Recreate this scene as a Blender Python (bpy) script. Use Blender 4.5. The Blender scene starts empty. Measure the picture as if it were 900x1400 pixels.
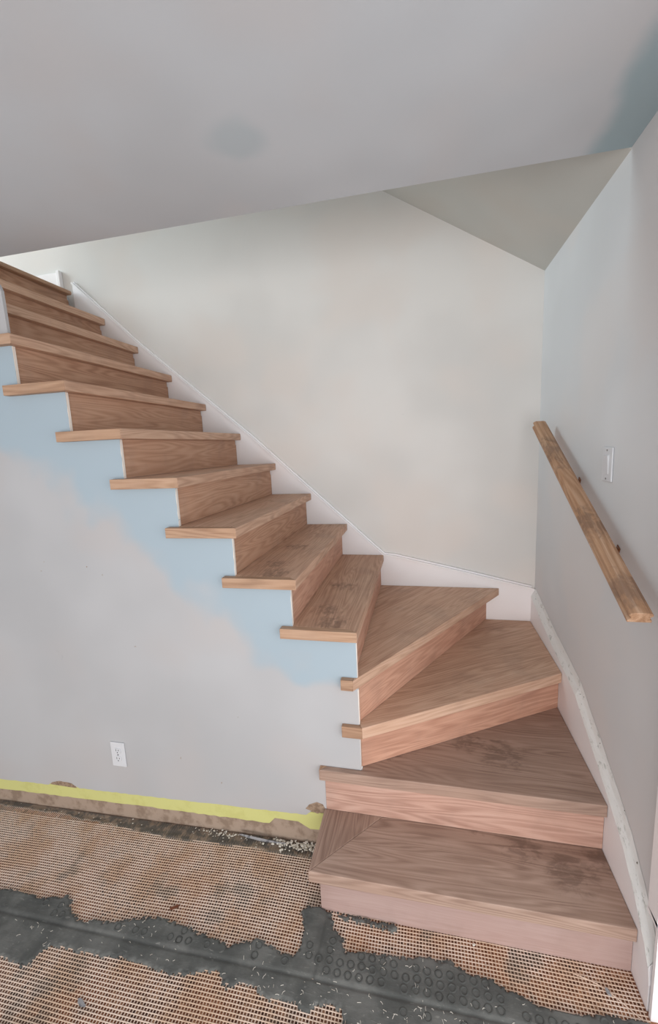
import bpy, bmesh, math, random
import numpy as np
from mathutils import Vector, Matrix, noise as mnoise

random.seed(4)
scene = bpy.context.scene
COL = scene.collection

# ------------------------------------------------------------------ camera
yaw, pitch, roll = -0.2215, -0.154, -0.0444
fw = Vector((math.sin(yaw)*math.cos(pitch), math.cos(yaw)*math.cos(pitch), math.sin(pitch)))
rt = Vector((math.cos(yaw), -math.sin(yaw), 0)); up = rt.cross(fw)
Rv = math.cos(roll)*rt + math.sin(roll)*up
Uv = -math.sin(roll)*rt + math.cos(roll)*up
cd = bpy.data.cameras.new('camera'); cam = bpy.data.objects.new('camera', cd); COL.objects.link(cam)
m = Matrix((Rv, Uv, -fw)).transposed().to_4x4(); m.translation = Vector((0.2346, -1.4014, 1.6094))
cam.matrix_world = m
cd.sensor_fit = 'HORIZONTAL'; cd.sensor_width = 36; cd.lens = 36*578.54/900; cd.clip_start = .02
scene.camera = cam

# ------------------------------------------------------------------ world, lights, exposure
scene.view_settings.view_transform = 'Standard'
scene.view_settings.look = 'None'
scene.view_settings.exposure = 0.0
scene.view_settings.gamma = 1.0
w = bpy.data.worlds.new('World'); scene.world = w; w.use_nodes = True
w.node_tree.nodes['Background'].inputs[0].default_value = (0.95, 0.985, 1.0, 1)
w.node_tree.nodes['Background'].inputs[1].default_value = 0.95

def area(name, loc, target, sx, sy, power, col):
    l = bpy.data.lights.new(name, 'AREA'); l.shape = 'RECTANGLE'; l.size = sx; l.size_y = sy
    l.energy = power; l.color = col
    o = bpy.data.objects.new(name, l); COL.objects.link(o); o.location = loc
    o.rotation_euler = (Vector(target)-Vector(loc)).to_track_quat('-Z', 'Y').to_euler()
    return o
# daylight through the glazed side of the room behind the camera
area('window_daylight', (0.0, -4.2, 1.0), (0.4, 0.6, 1.0), 2.2, 1.7, 78, (1.0, 0.965, 0.95))
# daylight through the tall door opening in the right wall, just out of view
area('door_daylight', (1.15, -1.45, 1.15), (-.3, .2, 1.0), 1.9, 1.9, 17, (0.97, 0.985, 1.0))
# daylight through the window of the upstairs hall
area('upstairs_daylight', (-4.4, 0.35, 4.0), (-0.6, 1.1, 1.9), 1.2, 1.6, 90, (0.78, 0.95, 1.0))

# ------------------------------------------------------------------ dimensions
RISE, RUN, W, RS, WX, WY, TH = 0.19, 0.2161, 1.086, 0.83, 0.852, 0.03, 0.039
CEIL, UP = 2.449, 2.66
def fz(x): return 0.017 + 0.03*min(0.0, x+0.2)       # the old floor dips to the left

# ------------------------------------------------------------------ material helpers
class NT:
    def __init__(s, name, rough=.6):
        s.m = bpy.data.materials.new(name); s.m.use_nodes = True; s.t = s.m.node_tree
        s.b = s.t.nodes['Principled BSDF']; s.b.inputs['Roughness'].default_value = rough
        s.b.inputs['Specular IOR Level'].default_value = .3
        s.tc = s.n('ShaderNodeTexCoord')
    def n(s, typ, **k):
        x = s.t.nodes.new(typ)
        for a, v in k.items(): setattr(x, a, v)
        return x
    def l(s, a, b): s.t.links.new(a, b)
    def inp(s, sock, v):
        if hasattr(v, 'links') or isinstance(v, bpy.types.NodeSocket): s.l(v, sock)
        else: sock.default_value = v
    def math(s, op, a, b=0.0, c=None, clamp=False):
        x = s.n('ShaderNodeMath', operation=op, use_clamp=clamp); s.inp(x.inputs[0], a); s.inp(x.inputs[1], b)
        if c is not None: s.inp(x.inputs[2], c)
        return x.outputs[0]
    def vec(s, v, sc=(1, 1, 1), loc=(0, 0, 0)):
        x = s.n('ShaderNodeMapping'); s.l(v, x.inputs[0]); x.inputs['Scale'].default_value = sc; x.inputs['Location'].default_value = loc
        return x.outputs[0]
    def noise(s, v, scale, detail=3, rough=.5, dist=0):
        x = s.n('ShaderNodeTexNoise'); s.l(v, x.inputs['Vector']); x.inputs['Scale'].default_value = scale
        x.inputs['Detail'].default_value = detail; x.inputs['Roughness'].default_value = rough; x.inputs['Distortion'].default_value = dist
        return x.outputs[0]
    def ramp(s, f, stops, interp='LINEAR'):
        x = s.n('ShaderNodeValToRGB'); s.l(f, x.inputs[0]); x.color_ramp.interpolation = interp
        e = x.color_ramp.elements
        while len(e) < len(stops): e.new(.5)
        for i, (p, c) in enumerate(stops): e[i].position = p; e[i].color = c if len(c) == 4 else (*c, 1)
        return x.outputs[0]
    def step(s, f, a, b):
        x = s.n('ShaderNodeMapRange', interpolation_type='SMOOTHSTEP'); s.inp(x.inputs[0], f)
        x.inputs[1].default_value = a; x.inputs[2].default_value = b
        return x.outputs[0]
    def mix(s, f, a, b, mode='MIX'):
        x = s.n('ShaderNodeMix', data_type='RGBA', blend_type=mode); s.inp(x.inputs[0], f)
        for i, v in ((6, a), (7, b)):
            if isinstance(v, tuple): x.inputs[i].default_value = (*v[:3], 1)
            else: s.l(v, x.inputs[i])
        return x.outputs[2]
    def bump(s, h, dist, strength=1):
        x = s.n('ShaderNodeBump'); s.l(h, x.inputs['Height']); x.inputs['Distance'].default_value = dist
        x.inputs['Strength'].default_value = strength; s.l(x.outputs[0], s.b.inputs['Normal'])
    def out(s, c):
        if isinstance(c, tuple): s.b.inputs['Base Color'].default_value = (*c[:3], 1)
        else: s.l(c, s.b.inputs['Base Color'])
        return s.m
def lin(r, g, b):
    f = lambda c: (c/255/12.92 if c <= 10 else ((c/255+.055)/1.055)**2.4)
    return (f(r), f(g), f(b))

def wood(name, base, dark, light, spots=(), strip=.075, fine=1.0, contrast=1.0):
    """unfinished oak; grain runs along the piece's own X axis. spots: (x, y, radius) of foot smudges in the piece's own space"""
    s = NT(name, .62); oc = s.tc.outputs['Object']
    oi = s.n('ShaderNodeObjectInfo'); rnd = oi.outputs['Random']
    off = s.n('ShaderNodeCombineXYZ'); s.l(s.math('MULTIPLY', rnd, 37.0), off.inputs[0]); s.l(s.math('MULTIPLY', rnd, 11.0), off.inputs[2])
    add = s.n('ShaderNodeVectorMath', operation='ADD'); s.l(oc, add.inputs[0]); s.l(off.outputs[0], add.inputs[1])
    v = add.outputs[0]
    sep = s.n('ShaderNodeSeparateXYZ'); s.l(v, sep.inputs[0]); sepo = s.n('ShaderNodeSeparateXYZ'); s.l(oc, sepo.inputs[0])
    # glued-up staves
    sid = s.math('FLOOR', s.math('DIVIDE', s.math('ADD', sepo.outputs[1], s.math('MULTIPLY', rnd, .06)), strip))
    wn = s.n('ShaderNodeTexWhiteNoise', noise_dimensions='2D'); cm = s.n('ShaderNodeCombineXYZ')
    s.l(sid, cm.inputs[0]); s.l(rnd, cm.inputs[1]); s.l(cm.outputs[0], wn.inputs['Vector'])
    sv = wn.outputs[0]
    shift = s.n('ShaderNodeCombineXYZ'); s.l(s.math('MULTIPLY', sv, 9.0), shift.inputs[0])
    add2 = s.n('ShaderNodeVectorMath', operation='ADD'); s.l(v, add2.inputs[0]); s.l(shift.outputs[0], add2.inputs[1])
    big = s.noise(s.vec(add2.outputs[0], (.55, 6.5, 6.5)), 1.3, 2.0, .45)
    rings = s.math('ADD', s.math('MULTIPLY', s.math('SINE', s.math('MULTIPLY', big, 150.0)), .5), .5)
    pores = s.noise(s.vec(v, (7*fine, 260*fine, 260*fine)), 1.0, 3, .6)
    mid = s.noise(s.vec(v, (2.2, 38, 38)), 1.0, 3, .6)
    g = s.math('ADD', s.math('MULTIPLY', rings, .17*contrast), s.math('ADD', s.math('MULTIPLY', pores, .45), s.math('MULTIPLY', mid, .42)))
    g = s.math('ADD', g, s.math('MULTIPLY', s.math('SUBTRACT', sv, .5), .14))
    c = s.ramp(g, [(.28, dark), (.54, base), (.82, light)])
    # pinkish / tan drift
    dr = s.noise(v, 3.0, 2)
    c = s.mix(s.math('MULTIPLY', s.step(dr, .4, .7), .25), c, (base[0]*1.02, base[1]*.9, base[2]*.86))
    if spots:
        sm = s.noise(s.vec(oc, (1, 1.9, 1)), 22, 4, .65, .6); tot = None
        for (x, y, r) in spots:
            d = s.n('ShaderNodeVectorMath', operation='DISTANCE'); s.l(s.vec(oc, (1, 1, 0)), d.inputs[0]); d.inputs[1].default_value = (x, y, 0)
            k = s.math('SUBTRACT', 1.0, s.math('DIVIDE', d.outputs['Value'], r), clamp=True)
            tot = k if tot is None else s.math('MAXIMUM', tot, k)
        f = s.step(s.math('MULTIPLY', s.math('POWER', tot, .6), sm), .30, .52)
        c = s.mix(s.math('MULTIPLY', f, .52), c, lin(98, 78, 68))
    hz = s.noise(oc, 5.0, 4, .6)
    c = s.mix(s.math('MULTIPLY', s.step(hz, .48, .72), .22), c, lin(140, 116, 104))
    s.bump(g, .0006, .35)
    return s.out(c)

OAK_T = (lin(200, 164, 140), lin(168, 132, 110), lin(218, 186, 164))
OAK_R = (lin(194, 157, 141), lin(162, 124, 109), lin(210, 178, 165))
OAK_L = (lin(180, 154, 147), lin(166, 138, 130), lin(190, 167, 161))
OAK_U = (lin(188, 148, 122), lin(156, 115, 92), lin(204, 166, 142))
M = {}
M['tread'] = wood('oak_tread', *OAK_T)
OAK_D = (lin(164, 137, 122), lin(132, 106, 93), lin(184, 157, 142))
M['tread_first'] = wood('oak_tread_first', *OAK_D, spots=[(.17, .10, .17), (.30, .02, .17), (.42, .09, .12), (.02, .16, .12)], contrast=1.5)
M['tread_plain'] = wood('oak_tread_plain', *OAK_D)
M['tread_second'] = wood('oak_tread_second', *OAK_D, spots=[(-.04, .10, .16), (.20, .14, .14), (.33, .09, .18), (-.1, .02, .1)])
M['tread_worn'] = wood('oak_tread_worn', *OAK_T, spots=[(-.36, 0, .14), (-.25, .04, .12), (.05, .03, .12)])
M['riser'] = wood('oak_riser', *OAK_R, strip=5, contrast=1.15)
M['riser_winder'] = wood('oak_riser_winder', lin(204, 159, 136), lin(172, 126, 105), lin(220, 180, 158), strip=5, contrast=.8)
M['riser_low'] = wood('oak_riser_lilac', *OAK_L, strip=5, contrast=.4)
M['riser_up'] = wood('oak_riser_upper', *OAK_U, strip=5, contrast=1.3)
M['nosing'] = wood('oak_nosing', lin(180, 146, 120), lin(146, 112, 88), lin(198, 166, 142), strip=5)
M['rail'] = wood('weathered_rail_oak', lin(172, 134, 104), lin(132, 98, 74), lin(200, 168, 142), spots=[(.3, 0, .3), (-.2, 0, .2), (-.5, 0, .16)], strip=5)

def paint(name, base, blue=None, mott=.06, rough=.75, scuff=True):
    s = NT(name, rough); oc = s.tc.outputs['Object']
    n1 = s.noise(oc, 1.6, 2, .5)
    c = s.mix(s.step(n1, .35, .65), tuple(x*(1-mott) for x in base), tuple(min(1, x*(1+mott*.6)) for x in base))
    warm = s.noise(s.vec(oc, (1, 1, 1), (4, 2, 7)), 1.9, 2)
    c = s.mix(s.math('MULTIPLY', s.step(warm, .45, .65), .55), c, (base[0]*1.03, base[1]*.965, base[2]*.93))
    if blue: c = blue(s, oc, c)
    if scuff:
        sc = s.noise(s.vec(oc, (1, 1, 2.2)), 9, 5, .7, 1.0)
        c = s.mix(s.math('MULTIPLY', s.step(sc, .69, .76), .28), c, tuple(x*.7 for x in base))
    s.bump(s.noise(oc, 160, 3, .6), .0004, .3)
    return s.out(c)
def blue_patch(s, oc, c):  # soft blue tint below the stepped stair edge, border broken by noise
    sp = s.n('ShaderNodeSeparateXYZ'); s.l(oc, sp.inputs[0])
    nz = s.math('MULTIPLY', s.math('SUBTRACT', s.noise(oc, 4.5, 2, .5), .5), .62)
    d = s.math('SUBTRACT', sp.outputs[2], s.math('MULTIPLY_ADD', sp.outputs[0], -.83, .50))
    f = s.step(s.math('ADD', d, nz), -.08, .12)
    g = s.step(s.math('ADD', sp.outputs[2], s.math('MULTIPLY', nz, .3)), .70, .75)
    f = s.math('MULTIPLY', f, s.step(sp.outputs[2], 2.09, 2.05))
    return s.mix(s.math('MULTIPLY', s.math('MULTIPLY', f, g), .9), c, lin(163, 180, 191))
def teal_patch(s, oc, c):
    sp = s.n('ShaderNodeSeparateXYZ'); s.l(oc, sp.inputs[0])
    nz = s.math('MULTIPLY', s.math('SUBTRACT', s.noise(oc, 5.0, 2, .5), .5), .10)
    f = s.step(s.math('ADD', sp.outputs[0], nz), .69, .76)
    d = s.n('ShaderNodeVectorMath', operation='DISTANCE'); s.l(oc, d.inputs[0]); d.inputs[1].default_value = (-.26, -.17, CEIL)
    k = s.step(s.math('ADD', d.outputs['Value'], nz), .10, .04)
    f = s.math('MAXIMUM', s.math('MULTIPLY', f, .8), s.math('MULTIPLY', k, .3))
    return s.mix(f, c, lin(150, 174, 182))
M['wall_left'] = paint('painted_plaster_with_blue_patch', lin(182, 182, 184), blue_patch)
M['wall_back'] = paint('painted_plaster_back', lin(221, 219, 216))
M['wall_right'] = paint('painted_plaster_right', lin(214, 215, 217), scuff=False)
M['ceiling'] = paint('painted_ceiling', lin(198, 202, 207), teal_patch, scuff=False)
M['soffit'] = paint('painted_soffit', lin(192, 192, 187), scuff=False)
M['skirt'] = paint('white_trim_paint', lin(240, 238, 240), mott=.03, rough=.5, scuff=False)
def old_trim():
    s = NT('scraped_white_trim_paint', .5); oc = s.tc.outputs['Object']
    n1 = s.noise(s.vec(oc, (6, 1, 1)), 26, 5, .7, .4); n2 = s.noise(oc, 60, 3, .6)
    c = s.mix(s.step(n1, .56, .70), lin(226, 226, 224), lin(168, 170, 164))
    c = s.mix(s.step(n2, .70, .76), c, lin(110, 108, 100))
    s.bump(n1, .002, .5); return s.out(c)
M['cap'] = old_trim()
M['edge'] = paint('cut_plaster_edge', lin(238, 230, 222), mott=.05, scuff=False)
def speck(name, base, second, scale=40, a=.5, b=.65, rough=.85, bd=.001):
    s = NT(name, rough); oc = s.tc.outputs['Object']; n = s.noise(oc, scale, 4, .65)
    c = s.mix(s.step(n, a, b), base, second); s.bump(n, bd, .5); return s.out(c)
M['yellow'] = speck('yellow_green_board_paper', lin(206, 204, 134), lin(200, 197, 126), 14, .5, .7)
M['brown'] = speck('bare_brown_board', lin(168, 148, 132), lin(142, 122, 106), 18, .45, .65)
M['torn'] = speck('torn_brown_paper', lin(158, 136, 116), lin(132, 110, 92), 60, .45, .6)
M['plastic'] = paint('white_plastic', lin(212, 215, 220), mott=.01, rough=.35, scuff=False)
M['slot'] = NT('dark_slot', .6).out(lin(38, 36, 38))
M['steel'] = NT('screw_steel', .35).out(lin(150, 150, 150)); M['steel'].node_tree.nodes['Principled BSDF'].inputs['Metallic'].default_value = .8
M['brass'] = NT('rusty_bracket', .5).out(lin(128, 84, 56))
M['dark'] = speck('dark_subfloor', lin(60, 52, 46), lin(40, 34, 30))
def membrane():
    s = NT('brown_orange_floor_membrane', .85); oc = s.tc.outputs['Object']
    sn = s.n('ShaderNodeVectorMath', operation='SNAP'); s.l(s.vec(oc, (1, 1, 0), (.0, .0, 0)), sn.inputs[0]); sn.inputs[1].default_value = (.01, .01, 1)
    wn = s.n('ShaderNodeTexWhiteNoise', noise_dimensions='3D'); s.l(sn.outputs[0], wn.inputs['Vector'])
    c = s.ramp(wn.outputs[0], [(.0, lin(66, 42, 34)), (.45, lin(118, 80, 62)), (.8, lin(150, 110, 86)), (1, lin(180, 140, 110))])
    bg = s.noise(oc, 3.2, 3, .6)
    c = s.mix(s.math('MULTIPLY', s.step(bg, .42, .60), .38), c, lin(178, 108, 70))
    dk = s.noise(s.vec(oc, (1, 1, 1), (5, 3, 1)), 7.5, 4, .6)
    c = s.mix(s.math('MULTIPLY', s.step(dk, .54, .66), .75), c, lin(84, 74, 66))
    return s.out(c)
M['membrane'] = membrane()
def strand():
    s = NT('pale_fibre_mesh', .7); oc = s.tc.outputs['Object']
    n = s.noise(oc, 6, 3, .6); n2 = s.noise(oc, 90, 2, .5)
    c = s.mix(s.step(n, .4, .62), lin(226, 204, 188), lin(212, 182, 158))
    c = s.mix(s.math('MULTIPLY', s.step(n2, .55, .75), .5), c, lin(168, 140, 120))
    dk = s.noise(s.vec(oc, (1, 1, 1), (5, 3, 1)), 7.5, 4, .6)
    c = s.mix(s.math('MULTIPLY', s.step(dk, .56, .70), .45), c, lin(150, 140, 130))
    return s.out(c)
M['strand'] = strand()
def mortar():
    s = NT('grey_mortar', .8); oc = s.tc.outputs['Object']
    n = s.noise(oc, 9, 5, .6); n2 = s.noise(s.vec(oc, (1, 3, 1)), 40, 4, .6, .5)
    c = s.mix(s.step(n, .35, .65), lin(86, 87, 85), lin(112, 112, 109))
    c = s.mix(s.math('MULTIPLY', s.step(n2, .60, .74), .6), c, lin(150, 149, 144))
    n3 = s.noise(oc, 3.5, 3, .6); c = s.mix(s.math('MULTIPLY', s.step(n3, .48, .62), .45), c, lin(74, 75, 74))
    s.bump(n2, .0015, .6); return s.out(c)
M['mortar'] = mortar()
M['mortar_dark'] = speck('dark_ridged_mortar', lin(98, 92, 86), lin(138, 122, 108), 26, .46, .6)
M['ring'] = speck('mortar_ring', lin(84, 85, 83), lin(70, 70, 68), 30)
M['fleck'] = speck('pale_flecks', lin(222, 216, 206), lin(180, 172, 160), 60)
M['chip'] = speck('brown_chip', lin(112, 66, 46), lin(70, 44, 34), 60)
M['grey_scrap'] = speck('grey_scrap', lin(150, 148, 150), lin(104, 104, 108), 50)
M['upfloor'] = wood('upper_hall_boards', *OAK_T)

# ------------------------------------------------------------------ mesh helpers
def prism(bm, pts, ext):
    e = Vector(ext); a = [bm.verts.new(Vector(p)) for p in pts]; b = [bm.verts.new(Vector(p)+e) for p in pts]
    n = len(pts); bm.faces.new(a); bm.faces.new(b[::-1])
    for i in range(n): bm.faces.new((a[(i+1) % n], a[i], b[i], b[(i+1) % n]))
def box(bm, x0, x1, y0, y1, z0, z1):
    prism(bm, [(x0, y0, z0), (x1, y0, z0), (x1, y1, z0), (x0, y1, z0)], (0, 0, z1-z0))
def finish(name, bm, mat, parent=None, origin=(0, 0, 0), rot=0.0, bevel=0, segs=2, kind=None, label=None, smooth=False, local=False):
    """bm is in world space; the object gets its own origin and z turn so that its grain runs along its X"""
    bmesh.ops.recalc_face_normals(bm, faces=bm.faces)
    T = Matrix.Translation(Vector(origin)) @ Matrix.Rotation(rot, 4, 'Z')
    if not local: bm.transform(T.inverted())
    me = bpy.data.meshes.new(name); bm.to_mesh(me); bm.free(); me.materials.append(mat)
    if smooth:
        for p in me.polygons: p.use_smooth = True
    o = bpy.data.objects.new(name, me); COL.objects.link(o)
    if parent is not None:
        o.parent = parent
        pw = Vector((0, 0, 0)); q = parent; R = Matrix.Identity(4)
        chain = []
        while q is not None: chain.append(q); q = q.parent
        PW = Matrix.Identity(4)
        for q in reversed(chain): PW = PW @ q.matrix_basis
        o.matrix_basis = PW.inverted() @ T
    else: o.matrix_basis = T
    if bevel:
        b = o.modifiers.new('bevel', 'BEVEL'); b.width = bevel; b.segments = segs; b.limit_method = 'ANGLE'; b.angle_limit = .6
    if kind: o['kind'] = kind
    if label: o['label'] = label
    return o
def tag(o, label, cat, group=None):
    o['label'] = label; o['category'] = cat
    if group: o['group'] = group
    return o
def empty(name, loc, rot=(0, 0, 0)):
    o = bpy.data.objects.new(name, None); COL.objects.link(o); o.location = loc; o.rotation_euler = rot
    o.empty_display_size = .1; bpy.context.view_layer.update(); return o
def struct(name, bm, mat, **k): return finish(name, bm, mat, kind='structure', **k)

# ------------------------------------------------------------------ the room
bm = bmesh.new(); box(bm, -5, WX, 1.106, 1.25, -.1, 5.1); struct('wall_back', bm, M['wall_back'])
bm = bmesh.new(); prism(bm, [(WX, 1.25, -.1), (WX, 1.25, 5.1), (WX, -2.9, 5.1), (WX, -2.9, -.1), (WX, -2.5, -.1), (WX, -2.5, 2.15), (WX, -.306, 2.15), (WX, -.306, -.1)], (.12, 0, 0)); struct('wall_right', bm, M['wall_right'])
# ceiling of the room, which is the floor slab of the upstairs hall; the stairwell is cut out of it
bm = bmesh.new(); prism(bm, [(-5, -2.9, CEIL), (WX, -2.9, CEIL), (WX, .178, CEIL), (-1.999, .178, CEIL), (-1.999, 1.106, CEIL), (-5, 1.106, CEIL)], (0, 0, .185))
struct('ceiling', bm, M['ceiling'])
# sloping soffit over the winders
bm = bmesh.new(); prism(bm, [(WX, .179, 2.444), (-.62, .179, 3.344), (-.62, .179, 3.45), (WX, .179, 2.60)], (0, .927, 0)); struct('ceiling_stair_soffit', bm, M['soffit'])
# upstairs shell
bm = bmesh.new(); box(bm, -5, WX, -1.6, 1.106, 5.0, 5.1); struct('ceiling_upstairs', bm, M['ceiling'])
bm = bmesh.new(); box(bm, -1.95, WX, .08, .178, CEIL+.185, 5.0); struct('wall_upstairs_front', bm, M['wall_back'])
bm = bmesh.new(); box(bm, -.72, -.62, .178, 1.106, 3.3, 5.0); struct('wall_upstairs_side', bm, M['wall_back'])
# floor
xs = [-3.6, -2.6, -1.8, -1.0, -.2, 1.0]
bm = bmesh.new()
for i in range(len(xs)-1):
    a, b = xs[i], xs[i+1]; za, zb = fz(a)-.0024, fz(b)-.0024
    prism(bm, [(a, -2.9, za), (b, -2.9, zb), (b, -2.9, -.2), (a, -2.9, -.2)], (0, 2.93, 0))
floor = struct('floor', bm, M['membrane'])

bm = bmesh.new(); box(bm, -3.6, -3.5, .045, 1.105, -.15, CEIL-.001); struct('understair_light_block', bm, M['wall_back'])  # unseen panel added to block light and keep the understair space dark
# ---- left wall: painted board with stepped top, bare board below
def ytop(x): return .148 + .0375*(x+.182)
WT = .013
prof = []
def rag(x0, x1, f, n, amp, seed):
    rr = random.Random(seed); return [(x0+(x1-x0)*i/n, f(x0+(x1-x0)*i/n)+(rr.random()-.5)*amp) for i in range(n+1)]
bot = []
for (x, z) in rag(-3.4, -.15, ytop, 150, .0035, 2):
    d = abs(x+1.413)
    if d < .075: z += .026*math.sqrt(1-(d/.075)**2)
    if x > -.235: z += .03*min(1, (x+.235)/.03)
    bot.append((x, z))
prof += bot
prof += [(-.150, .332), (-.150, .333), (-.006, .333), (-.006, .381), (-.010, 5*RISE-TH)]
def ragv(x, z0, z1, n, seed):
    rr = random.Random(seed); return [(x+(rr.random()-.5)*.0028, z0+(z1-z0)*i/n) for i in range(n+1)]
for n in range(6, 12):
    xr = -(n-5)*RUN - .0315
    prof += [(xr, (n-1)*RISE-TH)]
    prof += ragv(xr, (n-1)*RISE+.002, n*RISE-TH-.002, 6, n)
    prof += [(xr, n*RISE-TH)]
xk = -11*0 - 1.336
prof += [(xk, 11*RISE-TH), (xk-.002, 2.255), (xk-.012, 2.28), (xk-.03, 2.288), (-1.75, 2.288), (-1.75, CEIL), (-3.4, CEIL)]
bm = bmesh.new(); prism(bm, [(x, WY, z) for x, z in prof], (0, WT, 0))
wall = struct('wall_left', bm, M['wall_left'])
# pale cut edges of the board beside each riser
bm = bmesh.new()
for n in range(5, 12):
    xr = (-(n-5)*RUN - .0315) if n > 5 else -.0085
    box(bm, xr-.004, xr+.0012, WY+.0015, WY+WT+.001, (n-1)*RISE+.0005, n*RISE-TH-.001)
for z0, z1 in ((2*RISE, 3*RISE-.046), (3*RISE, 4*RISE-.046)):
    box(bm, -.009, -.0055, WY+.001, WY+WT+.001, z0+.0005, z1-.001)
finish('cut_board_edge', bm, M['edge'], wall, kind='structure', label='pale cut edges of the wallboard beside the risers')
# yellow-green paper band
bm = bmesh.new(); yb = []
for (x, z) in rag(-3.4, -.15, lambda x: ytop(x)-.056-.012*max(0, (x+1.0)), 130, .004, 8):
    if -.40 < x < -.235: z += .028*min(1, (x+.40)/.02, (-.235-x)/.05+.15)
    yb.append((x, z))
prism(bm, [(x, WY+.003, z) for x, z in yb]+[(x, WY+.003, ytop(x)+.012) for x in (-.15, -3.4)], (0, .009, 0))
finish('board_paper', bm, M['yellow'], wall, kind='structure', label='yellow-green board paper bared where the baseboard was')
bm = bmesh.new(); prism(bm, [(-3.4, WY+.005, fz(-3.4)-.004), (-.108, WY+.005, fz(-.15)-.004), (-.108, WY+.005, .325), (-.23, WY+.005, .325), (-.23, WY+.005, .22), (-3.4, WY+.005, .06)], (0, .008, 0))
finish('bare_board', bm, M['brown'], wall, kind='structure', label='bare brown strip of wallboard along the floor')
# torn brown paper pieces
bm = bmesh.new()
prism(bm, [(-1.413+.072*math.cos(a), WY+.002, ytop(-1.413)+.026*math.sin(a)-.001) for a in [math.pi*i/12 for i in range(13)]], (0, .004, 0))
prism(bm, [(-.238, WY-.001, .175), (-.222, WY-.001, .196), (-.19, WY-.001, .212), (-.165, WY-.001, .205), (-.152, WY-.001, .176), (-.19, WY-.001, .160)], (0, .003, 0))
finish('torn_paper', bm, M['torn'], wall, kind='structure', label='torn brown paper at the lower edge of the paint')
# small nicks on the wall
bm = bmesh.new()
for x, z, a, b in [(-1.12, 1.163, .006, .006), (-1.329, 1.181, .005, .003), (-.936, .825, .012, .003), (-.60, .238, .004, .010), (-1.35, 1.14, .008, .003), (-1.05, 1.13, .003, .007), (-.78, .33, .003, .012), (-.5, .55, .004, .003)]:
    prism(bm, [(x-a/2, WY-.0006, z), (x, WY-.0006, z-b/2), (x+a/2, WY-.0006, z+b*.2), (x+a*.1, WY-.0006, z+b/2)], (0, .002, 0))
finish('wall_nick', bm, M['torn'], wall, kind='structure')

# ------------------------------------------------------------------ staircase
st = empty('staircase', (.35, -.2, .017))
tag(st, 'unfinished oak winder staircase turning left and rising along the white wall', 'staircase')
def slab(name, pts, z, t, ang, mat, parent=st, bev=.003, label=None):
    cx = sum(p[0] for p in pts)/len(pts); cy = sum(p[1] for p in pts)/len(pts)
    bm = bmesh.new(); prism(bm, [(x, y, z-t) for x, y in pts], (0, 0, t))
    return finish(name, bm, mat, parent, (cx, cy, z), ang, bevel=bev, segs=3, label=label)
XR = RS-.001
A = (-.158, -.228)
t = slab('tread', [A, (XR, -.226), (XR, .043), (.083, .043)], RISE, .043, 0, M['tread_first'], label='starting tread, dark grained and smudged')
slab('side_return', [A, (.083, .043), (-.148, .043), (-.148, .0285), (-.158, .0285)], RISE, .043, math.pi/2, M['tread_plain'], t)
t = slab('tread', [(-.167, .003), (XR, .005), (XR, .585), (.03, .102), (-.004, .062), (-.004, .0295), (-.1405, .0295)], 2*RISE, .045, 0, M['tread_second'], label='second tread, wide and smudged by feet')
slab('side_return', [(-.167, .003), (-.1405, .0295), (-.167, .0295)], 2*RISE, .045, math.pi/2, M['nosing'], t, .0015)
a3 = math.atan2(.504, .824)
t = slab('tread', [(.006, .010), (XR, .514), (XR, 1.084), (.57, 1.084), (-.022, .125), (-.0045, .0295)], 3*RISE, .046, a3, M['tread'], label='kite-shaped winder tread in the corner')
slab('side_return', [(-.072, .010), (.006, .010), (-.0045, .0295), (-.072, .0295)], 3*RISE, .046, 0, M['nosing'], t, .002)
a4 = math.atan2(1.078, .678)
t = slab('tread', [(-.0215, .006), (.657, 1.084), (-.045, 1.084), (-.045, .045), (-.0215, .045)], 4*RISE, .042, a4, M['tread'], label='wedge-shaped winder tread')
slab('side_return', [(-.068, .006), (-.0215, .006), (-.0215, .0295), (-.068, .0295)], 4*RISE, .042, 0, M['nosing'], t, .002)
for n in range(5, 14):
    x0 = -(n-5)*RUN
    mt = M['tread_worn'] if n in (5, 6) else M['tread']
    if n <= 11:
        t = slab('tread', [(x0, 0), (x0, W-.004), (x0-.262, W-.004), (x0-.262, .0305), (x0-.0305, .0305)], n*RISE, TH, math.pi/2, mt)
        slab('side_return', [(x0, 0), (x0-.0295, .0295), (x0-.289, .0295), (x0-.289, 0)], n*RISE, TH, 0, M['nosing'], t, .002)
    else:
        yl = .046 if n == 12 else .182
        t = slab('tread', [(x0, yl), (x0, W-.004), (x0-.262, W-.004), (x0-.262, yl)], n*RISE, TH, math.pi/2, mt)
x0 = -9*RUN
slab('tread', [(x0, .182), (x0, W-.004), (x0-.09, W-.004), (x0-.09, .182)], 14*RISE, .0245, math.pi/2, M['nosing'], bev=.009, label='rounded landing nosing at the top of the stairs')

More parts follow.
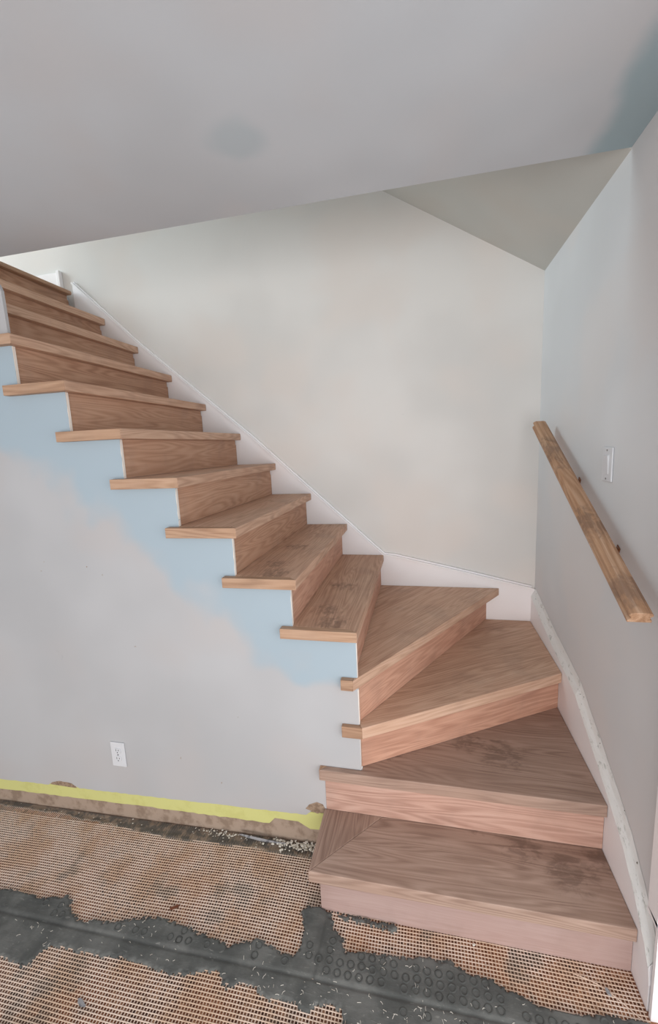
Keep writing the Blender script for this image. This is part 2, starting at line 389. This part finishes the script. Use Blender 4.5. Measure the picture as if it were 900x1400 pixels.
def riser(p0, p1, z0, z1, mat, label=None, notch=False, bev=.0008):
    p0 = Vector((*p0, 0)); p1 = Vector((*p1, 0)); d = (p1-p0); L = d.length; d.normalize(); nrm = Vector((-d.y, d.x, 0))
    ang = math.atan2(d.y, d.x)
    pr = [(0, z0), (L, z0), (L, z1), (0, z1)]
    if notch: pr = [(0, z0), (L, z0), (L, z1-.03), (L-.009, z1-.024), (L-.009, z1), (0, z1)]
    bm = bmesh.new(); prism(bm, [p0+d*s+Vector((0, 0, z)) for s, z in pr], nrm*.018)
    return finish('riser', bm, mat, st, tuple(p0+d*L/2+Vector((0, 0, (z0+z1)/2))), ang, bevel=bev, segs=1, label=label)
riser((-.125, -.204), (XR, -.206), .0155, RISE-.0435, M['riser_low'], 'lowest riser, paler and lilac tinted')
riser((-.125, .028), (-.125, -.2035), .0155, RISE-.0435, M['riser_low'])
riser((-.150, .0265), (XR, .0265), RISE+.0012, 2*RISE-.0455, M['riser'])
riser((-.005, .046), (XR, .551), 2*RISE+.0012, 3*RISE-.0465, M['riser_winder'])
riser((-.0095, .046), (.589, 1.083), 3*RISE+.0012, 4*RISE-.0425, M['riser_winder'])
for n in range(5, 15):
    xr = -(n-5)*RUN - (.034 if n > 5 else .0185)
    y0 = .0445 if n < 14 else .182
    riser((xr, y0), (xr, W-.005), (n-1)*RISE+(.0012 if n != 5 else .004), n*RISE-(TH if n < 14 else .0245)-.0005, M['riser_winder'] if n <= 6 else M['riser_up'], notch=n >= 8)

# upstairs hall boards
bm = bmesh.new(); box(bm, -5, -9*RUN-.091, -4, 1.10, CEIL+.186, 14*RISE-.001); struct('floor_upstairs', bm, M['upfloor'], rot=0)

# ------------------------------------------------------------------ skirt boards and trims
bt = [(WX, .757), (.862-.03, .765), (.45, .856), (.067, .943), (.0, .951), (-.789, 1.684), (-1.506, 2.300), (-1.94, 2.712)]
bm = bmesh.new(); prism(bm, [(x, W, z) for x, z in bt]+[(-1.94, W, 2.44), (-.3, W, .6), (-.1, W, .5), (WX, W, .3)], (0, .0205, 0))
sk = struct('trim_1', bm, M['skirt'], label='white skirt board climbing the back wall beside the treads')
def strip(bm, path, off_out, h, y0, y1):
    """strip along a polyline in x-z"""
    P = [Vector((x, z)) for x, z in path]; nn = []
    for i in range(len(P)):
        a = P[max(0, i-1)]; b = P[min(len(P)-1, i+1)]; d = (b-a).normalized(); n = Vector((-d.y, d.x)); n = n if n.y > 0 else -n; nn.append(n)
    top = [P[i]+nn[i]*off_out for i in range(len(P))]; bo = [P[i]+nn[i]*(off_out-h) for i in range(len(P))]
    pts = top+bo[::-1]; prism(bm, [(p.x, y0, p.y) for p in pts], (0, y1-y0, 0))
bm = bmesh.new(); strip(bm, bt[1:], +.003, .011, W-.009, W+.019)
finish('cap_bead', bm, M['skirt'], sk, bevel=.002, kind='structure')
bm = bmesh.new(); strip(bm, bt[1:], .012, .010, W+.004, W+.0195)
finish('caulk_line', bm, M['skirt'], sk, bevel=.003, kind='structure')
# right skirt: (y, inner z), cap rises towards the wall
ri = [(1.085, .717), (.95, .685), (.801, .650), (.66, .622), (.516, .600), (.347, .570), (.266, .528), (.107, .456), (-.012, .397), (-.106, .345), (-.196, .268), (-.262, .190), (-.287, .149), (-.296, .10)]
bm = bmesh.new(); rows = []
for i, (y, z) in enumerate(ri):
    dz = .045 if i < len(ri)-3 else .03
    rows.append([bm.verts.new((RS, y, z)), bm.verts.new((RS+.003, y-.001, z+.004)), bm.verts.new((RS+.012, y-.001, z+dz*.45)), bm.verts.new((WX-.0005, y-.002, z+dz)), bm.verts.new((WX-.0005, y, -.01)), bm.verts.new((RS, y, -.01))])
for a, b in zip(rows, rows[1:]):
    for k in range(6): bm.faces.new((a[k], a[(k+1) % 6], b[(k+1) % 6], b[k]))
bm.faces.new(rows[0]); bm.faces.new(rows[-1][::-1])
rk = struct('trim_2', bm, M['skirt'], label='white skirt board along the right wall with a scraped sloping top')
bm = bmesh.new(); rows = []
rr = random.Random(5)
ri2 = []
for (a, b) in zip(ri[:-1], ri[1:-1]+[ri[-2]]):
    for k in range(5): ri2.append((a[0]+(b[0]-a[0])*k/5, a[1]+(b[1]-a[1])*k/5))
for (y, z) in ri2:
    j = lambda s: (rr.random()-.5)*s
    rows.append([bm.verts.new((RS-.001+j(.0012), y, z-.001+j(.002))), bm.verts.new((RS+.004, y, z+.010+j(.002))), bm.verts.new((RS+.013+j(.001), y, z+.026+j(.003))), bm.verts.new((RS+.016+j(.001), y, z+.034+j(.003))), bm.verts.new((WX-.001, y, z+.052+j(.004))), bm.verts.new((WX-.001, y, z-.002)), bm.verts.new((RS+.004, y, z-.004))])
for a, b in zip(rows, rows[1:]):
    for k in range(7): bm.faces.new((a[k], a[(k+1) % 7], b[(k+1) % 7], b[k]))
bm.faces.new(rows[0]); bm.faces.new(rows[-1][::-1])
finish('scraped_cap', bm, M['cap'], rk, kind='structure', label='scraped and patched top edge of the skirt board')
# casing beside the stair start
bm = bmesh.new(); box(bm, RS-.004, WX-.0005, -.318, -.268, .330, 2.20)
prism(bm, [(RS-.004, -.268, .330), (WX-.001, -.268, .330), (WX-.001, -.245, .322), (RS-.003, -.262, .318), (RS-.004, -.318, .318), (RS-.004, -.318, .330)], (0, 0, -.006))
struct('trim_3', bm, M['skirt'], label='white door casing on the right wall')
bm = bmesh.new(); box(bm, RS+.0, WX+.13, -.318, -.3065, .0, .317); struct('trim_4', bm, M['skirt'], label='white plinth at the foot of the door jamb')
bm = bmesh.new(); box(bm, WX+.001, WX+.13, -.318, -.3065, .3175, 2.15); struct('trim_5', bm, M['skirt'], label='white door jamb lining')
# upstairs baseboard end on the back wall
bm = bmesh.new(); box(bm, -4.9, -2.03, W, 1.1055, UP+.0, 2.785)
ub = struct('baseboard_upstairs', bm, M['skirt'], bevel=.002)
bm = bmesh.new(); box(bm, -2.045, -2.022, W-.008, 1.1055, UP, 2.795); finish('end_block', bm, M['skirt'], ub, bevel=.003, kind='structure')

# ------------------------------------------------------------------ handrail
p0 = Vector((0, -.218, 1.123)); p1 = Vector((0, .827, 1.653)); d = (p1-p0); Lr = d.length; ang = math.atan2(d.z, d.y)
hr = empty('handrail', (.7785, (p0.y+p1.y)/2, (p0.z+p1.z)/2))
tag(hr, 'weathered wooden handrail sloping down the right wall above the winders', 'handrail')
hw = .0285
# local: X along rail (down towards the room = negative), Y across, Z up
sec = [(-hw, 0), (hw, 0), (hw, .007), (hw-.006, .012), (hw-.006, .019), (hw, .024), (hw-.003, .031), (hw-.012, .0345), (-hw+.012, .0345), (-hw+.003, .031), (-hw, .024), (-hw+.006, .019), (-hw+.006, .012), (-hw, .007)]
bm = bmesh.new(); prism(bm, [(-Lr/2, y, z) for y, z in sec], (Lr, 0, 0))
rail = finish('rail', bm, M['rail'], None, bevel=.001, segs=1, local=True)
# X_local -> direction d, Y_local -> -x world (so that X,Y,Z stay right handed), Z up
dx = d.normalized(); dyv = Vector((-1, 0, 0)); dzv = dx.cross(dyv)
R = Matrix((dx, dyv, dzv)).transposed().to_4x4()
rail.parent = hr; rail.matrix_basis = R
for s_ in (.17, -.25):
    bm = bmesh.new()
    # arm under the rail, elbow to the wall plate
    prism(bm, [(s_-.006, -.006, -.001), (s_-.006, -.006, -.040), (s_-.006, -hw-.0445, -.050), (s_-.006, -hw-.0445, -.040), (s_-.006, .006, -.030), (s_-.006, .006, -.001)], (.012, 0, 0))
    prism(bm, [(s_-.012, -hw-.0445, -.068), (s_+.012, -hw-.0445, -.068), (s_+.012, -hw-.0445, -.030), (s_-.012, -hw-.0445, -.030)], (0, .003, 0))
    b = finish('bracket', bm, M['brass'], None, bevel=.001, segs=1, local=True, label='small rusty metal bracket'); b.parent = hr; b.matrix_basis = R

# ------------------------------------------------------------------ outlet and switch
def plate(name, org, rotz, label, cat, kind, w_=.070, h_=.116):
    """built facing -Y at the origin then turned; org is the plate centre on the wall"""
    e = empty(name, org, (0, 0, rotz)); tag(e, label, cat)
    def put(nm, bm, mat, bev=0, par=e, lab=None):
        o = finish(nm, bm, mat, None, bevel=bev, local=True, label=lab); o.parent = par; return o
    bm = bmesh.new(); box(bm, -w_/2, w_/2, -.006, 0, -h_/2, h_/2); pl = put('cover_plate', bm, M['plastic'], .003)
    if kind == 'outlet':
        for dz in (.0195, -.0195):
            bm = bmesh.new(); pts = []
            for i in range(28):
                a = 2*math.pi*i/28; x = .0172*math.cos(a); z = max(-.0125, min(.0125, .0172*math.sin(a))); pts.append((x, -.0085, z+dz))
            prism(bm, pts, (0, .003, 0)); rc = put('receptacle', bm, M['plastic'], .0006)
            for (sx, sz, ww, hh) in ((-.0063, .004, .0022, .0085), (.0063, .004, .0022, .007)):
                bm = bmesh.new(); box(bm, sx-ww/2, sx+ww/2, -.0090, -.0080, dz+sz-hh/2, dz+sz+hh/2); put('slot', bm, M['slot'], par=rc)
            bm = bmesh.new(); prism(bm, [(.0026*math.cos(a), -.0090, dz-.007+.0026*math.sin(a)) for a in [2*math.pi*i/12 for i in range(12)]], (0, .001, 0)); put('slot', bm, M['slot'], par=rc)
        bm = bmesh.new(); bmesh.ops.create_cone(bm, cap_ends=True, segments=14, radius1=.003, radius2=.003, depth=.002, matrix=Matrix.Translation((0, -.0066, 0)) @ Matrix.Rotation(math.pi/2, 4, 'X')); put('screw', bm, M['steel'])
    else:
        bm = bmesh.new(); box(bm, -.0165, .0165, -.0078, -.004, -.033, .033); put('switch_frame', bm, M['plastic'], .001)
        bm = bmesh.new(); prism(bm, [(-.0150, -.0078, -.031), (-.0150, -.0085, .0), (-.0150, -.0115, .031), (-.0150, -.006, .031), (-.0150, -.006, -.031)], (.030, 0, 0)); put('rocker', bm, M['plastic'], .0008)
        for dz in (.048, -.048):
            bm = bmesh.new(); bmesh.ops.create_cone(bm, cap_ends=True, segments=14, radius1=.003, radius2=.003, depth=.002, matrix=Matrix.Translation((0, -.0066, dz)) @ Matrix.Rotation(math.pi/2, 4, 'X')); put('screw', bm, M['steel'])
    return e
plate('wall_outlet', (-1.084, WY-.0003, .312), 0, 'white double wall outlet low on the left wall under the stairs', 'outlet', 'outlet')
plate('wall_switch', (WX-.0003, .213, 1.507), -math.pi/2, 'white rocker switch plate on the right wall above the handrail', 'switch', 'switch', w_=.078)

# ------------------------------------------------------------------ floor covering: fibre mesh and mortar
def tube_strip(V, F, pts, wdt, h, z_of):
    """flat box ribbon along pts (x,y); half width wdt, height h"""
    base = len(V); n = len(pts)
    for i, (x, y) in enumerate(pts):
        a = pts[max(0, i-1)]; b = pts[min(n-1, i+1)]; dx_, dy_ = b[0]-a[0], b[1]-a[1]; L = math.hypot(dx_, dy_) or 1
        nx, ny = -dy_/L*wdt, dx_/L*wdt; z = z_of(i, x, y)
        V += [(x+nx, y+ny, z), (x+nx*.6, y+ny*.6, z+h), (x-nx*.6, y-ny*.6, z+h), (x-nx, y-ny, z)]
    for i in range(n-1):
        o = base+4*i
        F += [(o, o+4, o+5, o+1), (o+1, o+5, o+6, o+2), (o+2, o+6, o+7, o+3)]
def meshobj(name, V, F, mat, smooth=False, **k):
    me = bpy.data.meshes.new(name); me.from_pydata(V, [], F); me.materials.append(mat); me.update()
    if smooth: me.polygons.foreach_set('use_smooth', [True]*len(me.polygons))
    o = bpy.data.objects.new(name, me); COL.objects.link(o)
    for a, b in k.items(): o[a] = b
    return o
X0, X1, Y0, Y1, PIT = -3.4, .828, -1.35, -.012, .010
def wob(x, y):
    v = mnoise.noise_vector(Vector((x*2.2, y*2.2, .3))); return v.x*.006, v.y*.006
def nearwall(x): return -.030 + .040*max(0, min(1, (-x-.95)/.5)) - .012*mnoise.noise(Vector((x*6, 1.7, 0))) - .008*mnoise.noise(Vector((x*25, 3, 0)))
V, F = [], []
nx = int((X1-X0)/PIT)
for i in range(nx+1):
    x = X0+i*PIT; top = nearwall(x) if x < -.13 else -.19
    L = top-Y0; k = max(2, int(L/.03)); pts = []
    for q in range(k+1):
        y = Y0+L*q/k; a, b = wob(x, y); pts.append((min(x+a, .829), y))
    tube_strip(V, F, pts, .00155, .0014, lambda i_, x_, y_: fz(x_)-.0005)
ny = int((Y1-Y0)/PIT)
for j in range(ny+1):
    y = Y0+j*PIT; xe = X1 if y < -.19 else -.12
    seg = []; k = int((xe-X0)/.03)
    for q in range(k+1):
        x = X0+(xe-X0)*q/k; a, b = wob(x, y)
        if y+b < nearwall(x): seg.append((x, y+b))
        else:
            if len(seg) > 2: tube_strip(V, F, seg, .00155, .0014, lambda i_, x_, y_: fz(x_)+.0003)
            seg = []
    if len(seg) > 2: tube_strip(V, F, seg, .00155, .0014, lambda i_, x_, y_: fz(x_)+.0003)
fm = meshobj('fibre_mesh', V, F, M['strand'], kind='stuff', label='pale woven fibre mesh laid over the brown floor membrane', category='floor mesh')

def inpoly(P, xx, yy):
    r = np.zeros(xx.shape, bool); n = len(P)
    for i in range(n):
        x1, y1 = P[i]; x2, y2 = P[(i+1) % n]
        c = ((y1 > yy) != (y2 > yy)) & (xx < (x2-x1)*(yy-y1)/((y2-y1) or 1e-9)+x1); r ^= c
    return r
UP_ = [(-2.3, -.37), (-1.9, -.31), (-1.6, -.345), (-1.365, -.33), (-1.26, -.329), (-1.166, -.339), (-1.113, -.324), (-1.06, -.311), (-1.027, -.355), (-.964, -.38), (-.838, -.366), (-.716, -.331), (-.66, -.324), (-.564, -.341), (-.474, -.353), (-.399, -.367), (-.309, -.333), (-.212, -.359), (-.164, -.35), (-.164, -.307), (-.17, -.264), (-.201, -.221), (-.166, -.205), (-.133, -.199), (-.097, -.209), (-.073, -.251), (-.035, -.279), (-.021, -.317), (.068, -.303), (.171, -.297), (.231, -.286), (.316, -.285), (.351, -.305), (.433, -.3), (.451, -.326), (.515, -.333), (.554, -.346), (.638, -.345), (.722, -.333), (.828, -.328)]
LO_ = [(.828, -.62), (.5, -.66), (.2, -.60), (-.05, -.63), (-.20, -.56), (-.141, -.507), (-.124, -.486), (-.15, -.459), (-.175, -.472), (-.232, -.47), (-.276, -.451), (-.321, -.456), (-.363, -.468), (-.391, -.44), (-.429, -.438), (-.497, -.456), (-.552, -.469), (-.625, -.46), (-.711, -.452), (-.789, -.46), (-.904, -.461), (-1.006, -.463), (-1.021, -.482), (-1.023, -.524), (-1.07, -.528), (-1.144, -.516), (-1.4, -.53), (-1.8, -.47), (-2.3, -.5)]
HOLE = [(-.138, -.47), (-.102, -.479), (-.085, -.461), (-.034, -.448), (.005, -.463), (.002, -.491), (-.132, -.524)]
LOWS = [(-.085, -.207), (-.02, -.207), (.08, -.209), (.149, -.209), (.13, -.233), (.032, -.225), (-.07, -.216)]
G = .004
gx = np.arange(-2.3, .829, G); gy = np.arange(-.70, -.18, G); XX, YY = np.meshgrid(gx, gy)
rng = np.random.default_rng(3)
def fix(P): return [(x, y) for x, y in P]
mk = (inpoly(UP_+LO_, XX, YY) & ~inpoly(HOLE, XX, YY)) | inpoly(LOWS, XX, YY)
f = mk.astype(float)
def blur(a, r):
    for ax in (0, 1):
        p = np.pad(a, [(r, r) if k == ax else (0, 0) for k in (0, 1)], mode='edge'); a = sum(np.take(p, range(i, i+a.shape[ax]), axis=ax) for i in range(2*r+1))/(2*r+1)
    return a
f = blur(f, 3)
ci = ((XX-X0)/PIT).round().astype(int); cj = ((YY-Y0)/PIT).round().astype(int)
cell = rng.random((cj.max()+2, ci.max()+2))
f = f + (cell[cj, ci]-.5)*.42 + blur(rng.random(XX.shape)-.5, 2)*1.0
lump = blur(rng.random(XX.shape)-.5, 4)*8 + blur(rng.random(XX.shape)-.5, 1)*.5
h = -.0035 + .0102*np.clip((f-.38)/.28, 0, 1) + lump*.0012
sy = -.402+.003*np.sin(XX*3)
h -= .0045*np.exp(-((YY-sy)/.0055)**2)
h += .0012*(YY > sy)
h -= .0042*np.exp(-((XX+.105)/.006)**2)*(YY > sy)*(YY < -.19)
keep = f > .36
idx = -np.ones(XX.shape, int); V = []; F = []
vk = keep.copy(); vk[1:] |= keep[:-1]; vk[:, 1:] |= keep[:, :-1]; vk[1:, 1:] |= keep[:-1, :-1]
for j, i in np.argwhere(vk):
    idx[j, i] = len(V); V.append((float(XX[j, i]), float(YY[j, i]), fz(float(XX[j, i]))+float(h[j, i])))
for j, i in np.argwhere(keep[:-1, :-1]):
    F.append((int(idx[j, i]), int(idx[j, i+1]), int(idx[j+1, i+1]), int(idx[j+1, i])))
mo = meshobj('mortar', V, F, M['mortar'], smooth=True, kind='stuff', label='smeared dark grey mortar band across the mesh floor', category='mortar')
# round dimples of the membrane showing in the mortar
V, F = [], []
rr = random.Random(9)
def ring(cx, cy, r, tb, z, V, F):
    n = 18; b = len(V)
    for k in range(n):
        a = 2*math.pi*k/n; jx = 1+(rr.random()-.5)*.12
        for (dr, dz) in ((-tb, -.0006), (-tb*.4, .0010), (tb*.4, .0010), (tb, -.0006)):
            V.append((cx+(r*jx+dr)*math.cos(a), cy+(r*jx+dr)*math.sin(a), z+dz))
    for k in range(n):
        o = b+4*k; q = b+4*((k+1) % n)
        for t_ in range(3): F.append((o+t_, q+t_, q+t_+1, o+t_+1))
for row, yy in enumerate((-.378, -.351, -.324, -.298, -.43)):
    for k in range(-32, 26):
        x = -.068 + k*.0335 + (row % 2)*.004; y = yy + (rr.random()-.5)*.003
        if yy == -.43 and (x < .15 or rr.random() < .5): continue
        if x < -.1 and (abs(x+.105) < .02 or rr.random() < .45): continue
        i = int((x+2.3)/G); j = int((y+.70)/G)
        if not (2 < i < XX.shape[1]-3 and 2 < j < XX.shape[0]-3): continue
        if f[j-3:j+4, i-3:i+4].min() < .5 or rr.random() < .06: continue
        ring(x, y, .0100, .0030, fz(x)+float(h[j-2:j+3, i-2:i+3].max())+.0001, V, F)
meshobj('mortar_rings', V, F, M['ring'], smooth=True, kind='stuff', label='round dimple rings pressed into the grey mortar', category='mortar')
# ridged mortar between the mesh and the wall
V, F = [], []; hx = .0028; nxs = int((-.135+3.4)/hx); nys = 16
for i in range(nxs+1):
    x = -3.4+i*hx
    for j in range(nys+1):
        yb_ = nearwall(x)-.006; y = yb_+(WY+.002-yb_)*j/nys
        env = max(0, min(1, j/2.0))*max(0, min(1, (nys-j)/2.0+.4))
        rid = .5+.5*math.sin(x*2*math.pi/.0105+math.sin(x*9)*1.3)
        strong = max(.12, min(1, .5+1.2*mnoise.noise(Vector((x*3.1, 0, 4))) + (.7 if x > -.62 else 0)))
        z = fz(x)-.003+env*(.0035+.004*rid*strong+.002*mnoise.noise(Vector((x*22, y*60, 0))))
        V.append((x, y, z))
for i in range(nxs):
    for j in range(nys):
        a = i*(nys+1)+j; F.append((a, a+nys+1, a+nys+2, a+1))
meshobj('ridged_mortar', V, F, M['mortar_dark'], kind='stuff', label='dark ridged mortar left along the foot of the left wall', category='mortar')
# flecks and frayed fibres
V, F = [], []
def flake(x, y, z, s):
    b = len(V); a0 = rr.random()*6.28; n = 4
    for k in range(n):
        a = a0+k*6.28/n; q = s*(.5+rr.random()); V.append((x+q*math.cos(a), y+q*math.sin(a), z+rr.random()*s*.8))
    V.append((x, y, z+s*.7))
    for k in range(n): F.append((b+k, b+(k+1) % n, b+n))
for _ in range(150):
    x = -.27+rr.gauss(0, .055); y = .008+rr.gauss(0, .012)
    if x < -.17 and y < .028: flake(x, y, fz(x)+.006, .003+rr.random()*.004)
for _ in range(60):
    x = -.60+rr.gauss(0, .07); y = .010+rr.gauss(0, .008)
    if y < .028: flake(x, y, fz(x)+.006, .002+rr.random()*.003)
for _ in range(40):
    x = -2+rr.random()*1.8; flake(x, rr.uniform(-.03, .025), fz(x)+.005, .002+rr.random()*.002)
meshobj('plaster_crumbs', V, F, M['fleck'], kind='stuff', label='white plaster crumbs scattered along the foot of the left wall', category='debris')
V, F = [], []
def fibre(x, y, a, L, z, wd=.0006, cv=0):
    pts = [(x+L*t_*math.cos(a+cv*t_), y+L*t_*math.sin(a+cv*t_)) for t_ in (0, .33, .66, 1)]
    tube_strip(V, F, pts, wd, .0006, lambda i_, x_, y_: z+.0006*math.sin(i_))
for _ in range(1300):
    x = rr.uniform(-1.5, .8); y = rr.uniform(-.62, -.28)
    i = int((x+2.3)/G); j = int((y+.70)/G)
    if f[j, i] < .5: continue
    if rr.random() < .72 and not (y < -.41 and x > -.3): continue
    fibre(x, y, rr.choice([0, math.pi/2])+rr.gauss(0, .35), rr.uniform(.003, .013), fz(x)+float(h[j-1:j+2, i-1:i+2].max())+.0002, cv=rr.uniform(-1, 1))
meshobj('frayed_fibres', V, F, M['fleck'], kind='stuff', label='short white frayed fibres stuck in the grey mortar', category='debris')

# single scraps one can point at
V, F = [], []; pts = []
for k in range(21):
    t_ = k/20; pts.append((.66+.155*t_+.006*math.sin(t_*5), -.245-.078*t_+.014*math.sin(t_*math.pi)))
tube_strip(V, F, pts, .0013, .0014, lambda i_, x_, y_: fz(x_)+.0022)
tag(meshobj('loose_fibre', V, F, M['strand']), 'long loose tan fibre curling over the mesh near the right wall', 'fibre')
def scrap(name, cx, cy, L, Wd, T, ang, mat, label, cat, seed, z=None):
    r2 = random.Random(seed); bm = bmesh.new(); pts = []
    for k in range(12):
        a = 2*math.pi*k/12; q = .8+.35*r2.random(); pts.append((L/2*q*math.cos(a), Wd/2*q*math.sin(a), 0))
    prism(bm, pts, (0, 0, T))
    for v in bm.verts: v.co.z += .12*abs(v.co.x)*r2.random()
    o = finish(name, bm, mat, None, bevel=T*.2, segs=1, local=True)
    o.location = (cx, cy, (fz(cx)+.0018) if z is None else z); o.rotation_euler = (0, 0, ang); tag(o, label, cat); return o
scrap('wood_chip', -.645, -.286, .034, .011, .003, .5, M['chip'], 'small reddish brown chip lying on the mesh by the mortar', 'chip', 1)
scrap('plastic_scrap', -.775, -.575, .036, .013, .002, -.35, M['grey_scrap'], 'flat grey scrap on the mesh in front of the mortar band', 'scrap', 2)
scrap('mortar_crumb', .742, -.275, .022, .010, .005, 1.9, M['grey_scrap'], 'small grey crumb on the mesh below the lowest riser', 'crumb', 3)
scrap('plaster_flake', .38, -.222, .010, .007, .003, .4, M['fleck'], 'tiny white flake on the mesh against the lowest riser', 'flake', 4)
scrap('plaster_flake', -.335, -.020, .016, .010, .005, .4, M['fleck'], 'white flake on the edge of the mesh near the wall crumbs', 'flake', 6)
scrap('board_sliver', -.43, .006, .21, .011, .002, -.02, M['grey_scrap'], 'long pale grey sliver on the ridged mortar left of the crumbs', 'sliver', 5, z=fz(-.43)+.008)
